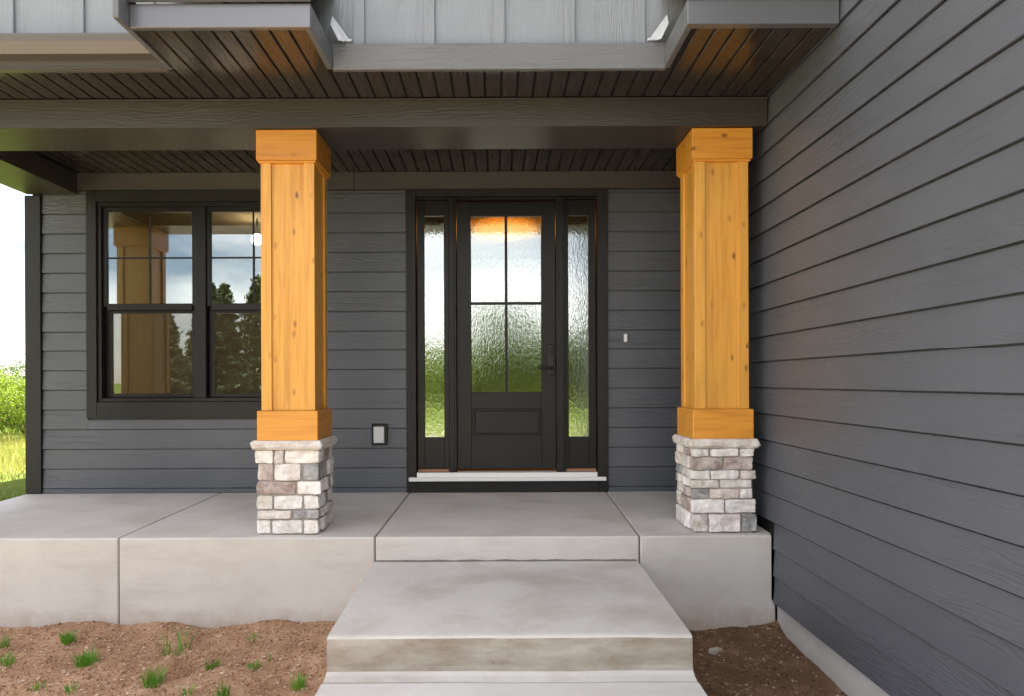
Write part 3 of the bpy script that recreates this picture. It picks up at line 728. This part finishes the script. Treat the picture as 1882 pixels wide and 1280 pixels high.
# ------------------------------------------------------------ planting
def leaf_mesh(name, centres, size, m, rnd, flat=.0):
    v = []; f = []
    for c in centres:
        n = Vector((rnd.gauss(0, 1), rnd.gauss(0, 1), rnd.gauss(0, 1)+flat)).normalized(); s = n.orthogonal().normalized(); q = n.cross(s)
        a = rnd.uniform(0, 6.28); s, q = s*math.cos(a)+q*math.sin(a), q*math.cos(a)-s*math.sin(a)
        l = size*rnd.uniform(.6, 1.3); k = len(v)
        v += [c-s*l, c+q*l*.42, c+s*l, c-q*l*.42]; f.append((k, k+1, k+2, k+3))
    me = bpy.data.meshes.new(name); me.from_pydata([tuple(p) for p in v], [], f); me.update(); me.materials.append(M[m]); return me
def limb_mesh(name, segs):
    v = []; f = []; n = 7
    for (p, q, r0, r1) in segs:
        p, q = Vector(p), Vector(q); d = (q-p).normalized(); s = d.orthogonal().normalized(); t = d.cross(s); k = len(v)
        for (c, r) in ((p, r0), (q, r1)):
            for a in range(n):
                an = 2*math.pi*a/n; v.append(c+s*math.cos(an)*r+t*math.sin(an)*r)
        f += [(k+a, k+(a+1) % n, k+n+(a+1) % n, k+n+a) for a in range(n)]
    me = bpy.data.meshes.new(name); me.from_pydata([tuple(p) for p in v], [], f); me.update(); me.materials.append(M['bark']); return me
def broadleaf(h, rx, seed, leaf, m, clumps=70, per=70, bush=False):
    rnd = random.Random(seed); cs = []; segs = []
    cz = h*(.5 if bush else .66); rz = h*(.5 if bush else .36)
    if not bush: segs.append(((0, 0, 0), (0, 0, h*.5), h*.028, h*.018))
    for i in range(clumps):
        d = Vector((rnd.gauss(0, 1), rnd.gauss(0, 1), rnd.gauss(0, 1))).normalized()*rnd.uniform(.45, 1.0)
        c = Vector((d.x*rx, d.y*rx, cz+d.z*rz*rnd.uniform(.8, 1.1)))
        if i % 4 == 0: segs.append(((0, 0, h*rnd.uniform(.02, .15) if bush else h*rnd.uniform(.3, .5)), tuple(c), h*.010, h*.003))
        cr = rx*rnd.uniform(.14, .30)
        for j in range(per): cs.append(c+Vector((rnd.gauss(0, cr*.55), rnd.gauss(0, cr*.55), rnd.gauss(0, cr*.45))))
    cs = [c for c in cs if c.z > .02]
    return limb_mesh('trunk', segs), leaf_mesh('crown', cs, leaf, m, rnd, .4)
def pine(h, r, seed):
    rnd = random.Random(seed); cs = []; segs = [((0, 0, 0), (0, 0, h*.97), h*.022, h*.003)]
    z = h*.06
    while z < h*.98:
        k = 1-(z/h); br = r*(k**.8)*rnd.uniform(.8, 1.1)
        for b in range(9):
            a = rnd.uniform(0, 6.28); ln = br*rnd.uniform(.7, 1.1)
            e = Vector((math.cos(a)*ln, math.sin(a)*ln, z-ln*.12)); segs.append(((0, 0, z), tuple(e), .025, .006))
            for j in range(int(18+ln*42)):
                u = rnd.random()**.6; p = Vector((0, 0, z)).lerp(e, u); sp = .05+.16*ln*u*.6
                cs.append(p+Vector((rnd.gauss(0, sp), rnd.gauss(0, sp), rnd.gauss(0, .07)-.05*u)))
        z += h*.032
    return limb_mesh('trunk', segs), leaf_mesh('crown', cs, .15, 'needle', rnd, .8)
def plant(name, meshes, p, label, cat, group=None, rz=0., sc=1.):
    e = empty(name, p); tag(e, label, cat, group)
    for n_, me in zip(('trunk', 'crown'), meshes):
        o = bpy.data.objects.new(n_, me); C.objects.link(o); o.parent = e
    e.rotation_euler.z = rz; e.scale = (sc, sc, sc)
    return e
bushA = broadleaf(2.3, 1.5, 1, .055, 'leaf_bright', 80, 110, True); bushB = broadleaf(1.8, 1.3, 2, .055, 'leaf_bright', 60, 110, True)
treeA = broadleaf(9, 3.6, 3, .17, 'leaf', 80, 60); treeB = broadleaf(8, 4.0, 4, .17, 'leaf', 80, 60)
pineA = pine(8.5, 2.3, 5); pineB = pine(7.5, 2.1, 6)
# sunlit shrubs beyond the open end of the porch
for i, (x, y, me, sc) in enumerate(((-9.6, 14.2, bushA, .95), (-11.6, 16.0, bushB, 1.15), (-8.9, 17.6, bushA, 1.05), (-13.8, 18.2, bushA, 1.1), (-11.0, 20.0, bushB, 1.3), (-15.8, 20.5, bushB, 1.2), (-13.4, 23.0, bushA, 1.2), (-18.5, 24, bushA, 1.2))):
    plant('shrub', me, (x, y, gz(x, y)-.05), 'sunlit yellow-green shrub in the thicket beyond the porch end', 'shrub', 'sunlit shrubs beyond the porch', i*1.3, sc*.66)
for i, (x, y, me, sc) in enumerate(((-34, 52, treeA, .52), (-39, 54, treeB, .5), (-30, 55, treeB, .5), (-45, 56, treeA, .55), (-36, 60, treeA, .62), (-51, 60, treeB, .6), (-26, 58, treeA, .5))):
    plant('broadleaf_tree', me, (x, y, -1.2), 'distant round green tree behind the sunlit shrubs', 'tree', 'far trees beyond the porch', i*2.1, sc)
# trees across the lawn that the glass mirrors
for i, (x, y, me, sc) in enumerate(((-14.0, -17, pineB, .66), (-12.7, -17.6, pineB, .74), (-11.6, -17, pineA, .74), (-9.4, -16, pineB, .80), (-13.4, -20, pineA, .80), (-6.6, -20, pineB, .86), (-10.4, -20, pineA, .84), (-8.0, -18.5, pineA, .78), (-12.2, -23, pineB, 1.0), (-9.0, -23, pineB, 1.05))):
    plant('pine_tree', me, (x, y, gz(x, y)-.05), 'dark pine across the lawn, mirrored in the twin window', 'tree', 'pines across the lawn', i*1.7, sc)
for i, (x, y, me, sc) in enumerate(((.6, -30, treeB, .84), (5.0, -30, treeA, .6), (9, -34, treeB, .7))):
    plant('broadleaf_tree', me, (x, y, gz(x, y)-.05), 'broad green tree across the lawn, mirrored in the door glass', 'tree', 'broadleaf trees across the lawn', i*1.7, sc)
for i in range(14):
    x = -13+i*2.3; y = -32-(i*37 % 5)
    plant('shrub', bushB if i % 2 else bushA, (x, y, gz(x, y)-.05), 'low green shrub in the row across the lawn, mirrored in the door glass', 'shrub', 'shrub row across the lawn', i*.9, 2.1)
# dry meadow grass by the house corner
rnd = random.Random(5); v = []; f = []
for i in range(26000):
    y = rnd.uniform(5.5, 15); x = -4.35-rnd.random()**1.2*(2+y*.65)
    if y < 6.6 and x > -4.6: continue
    z = gz(x, y); h = rnd.uniform(.06, .22)*(1.3 if y > 9 else .7); a = rnd.uniform(0, 6.28); w = .005; k = len(v)
    v += [(x-w*math.cos(a), y-w*math.sin(a), z), (x+w*math.cos(a), y+w*math.sin(a), z), (x+rnd.gauss(0, .05), y+rnd.gauss(0, .05), z+h)]; f.append((k, k+1, k+2))
mg = obj('meadow_grass', v, f, M['dry_blade'], None, (0, 0, 0)); tag(mg, 'dry yellow-green meadow grass beyond the porch end', 'grass', kind='stuff')
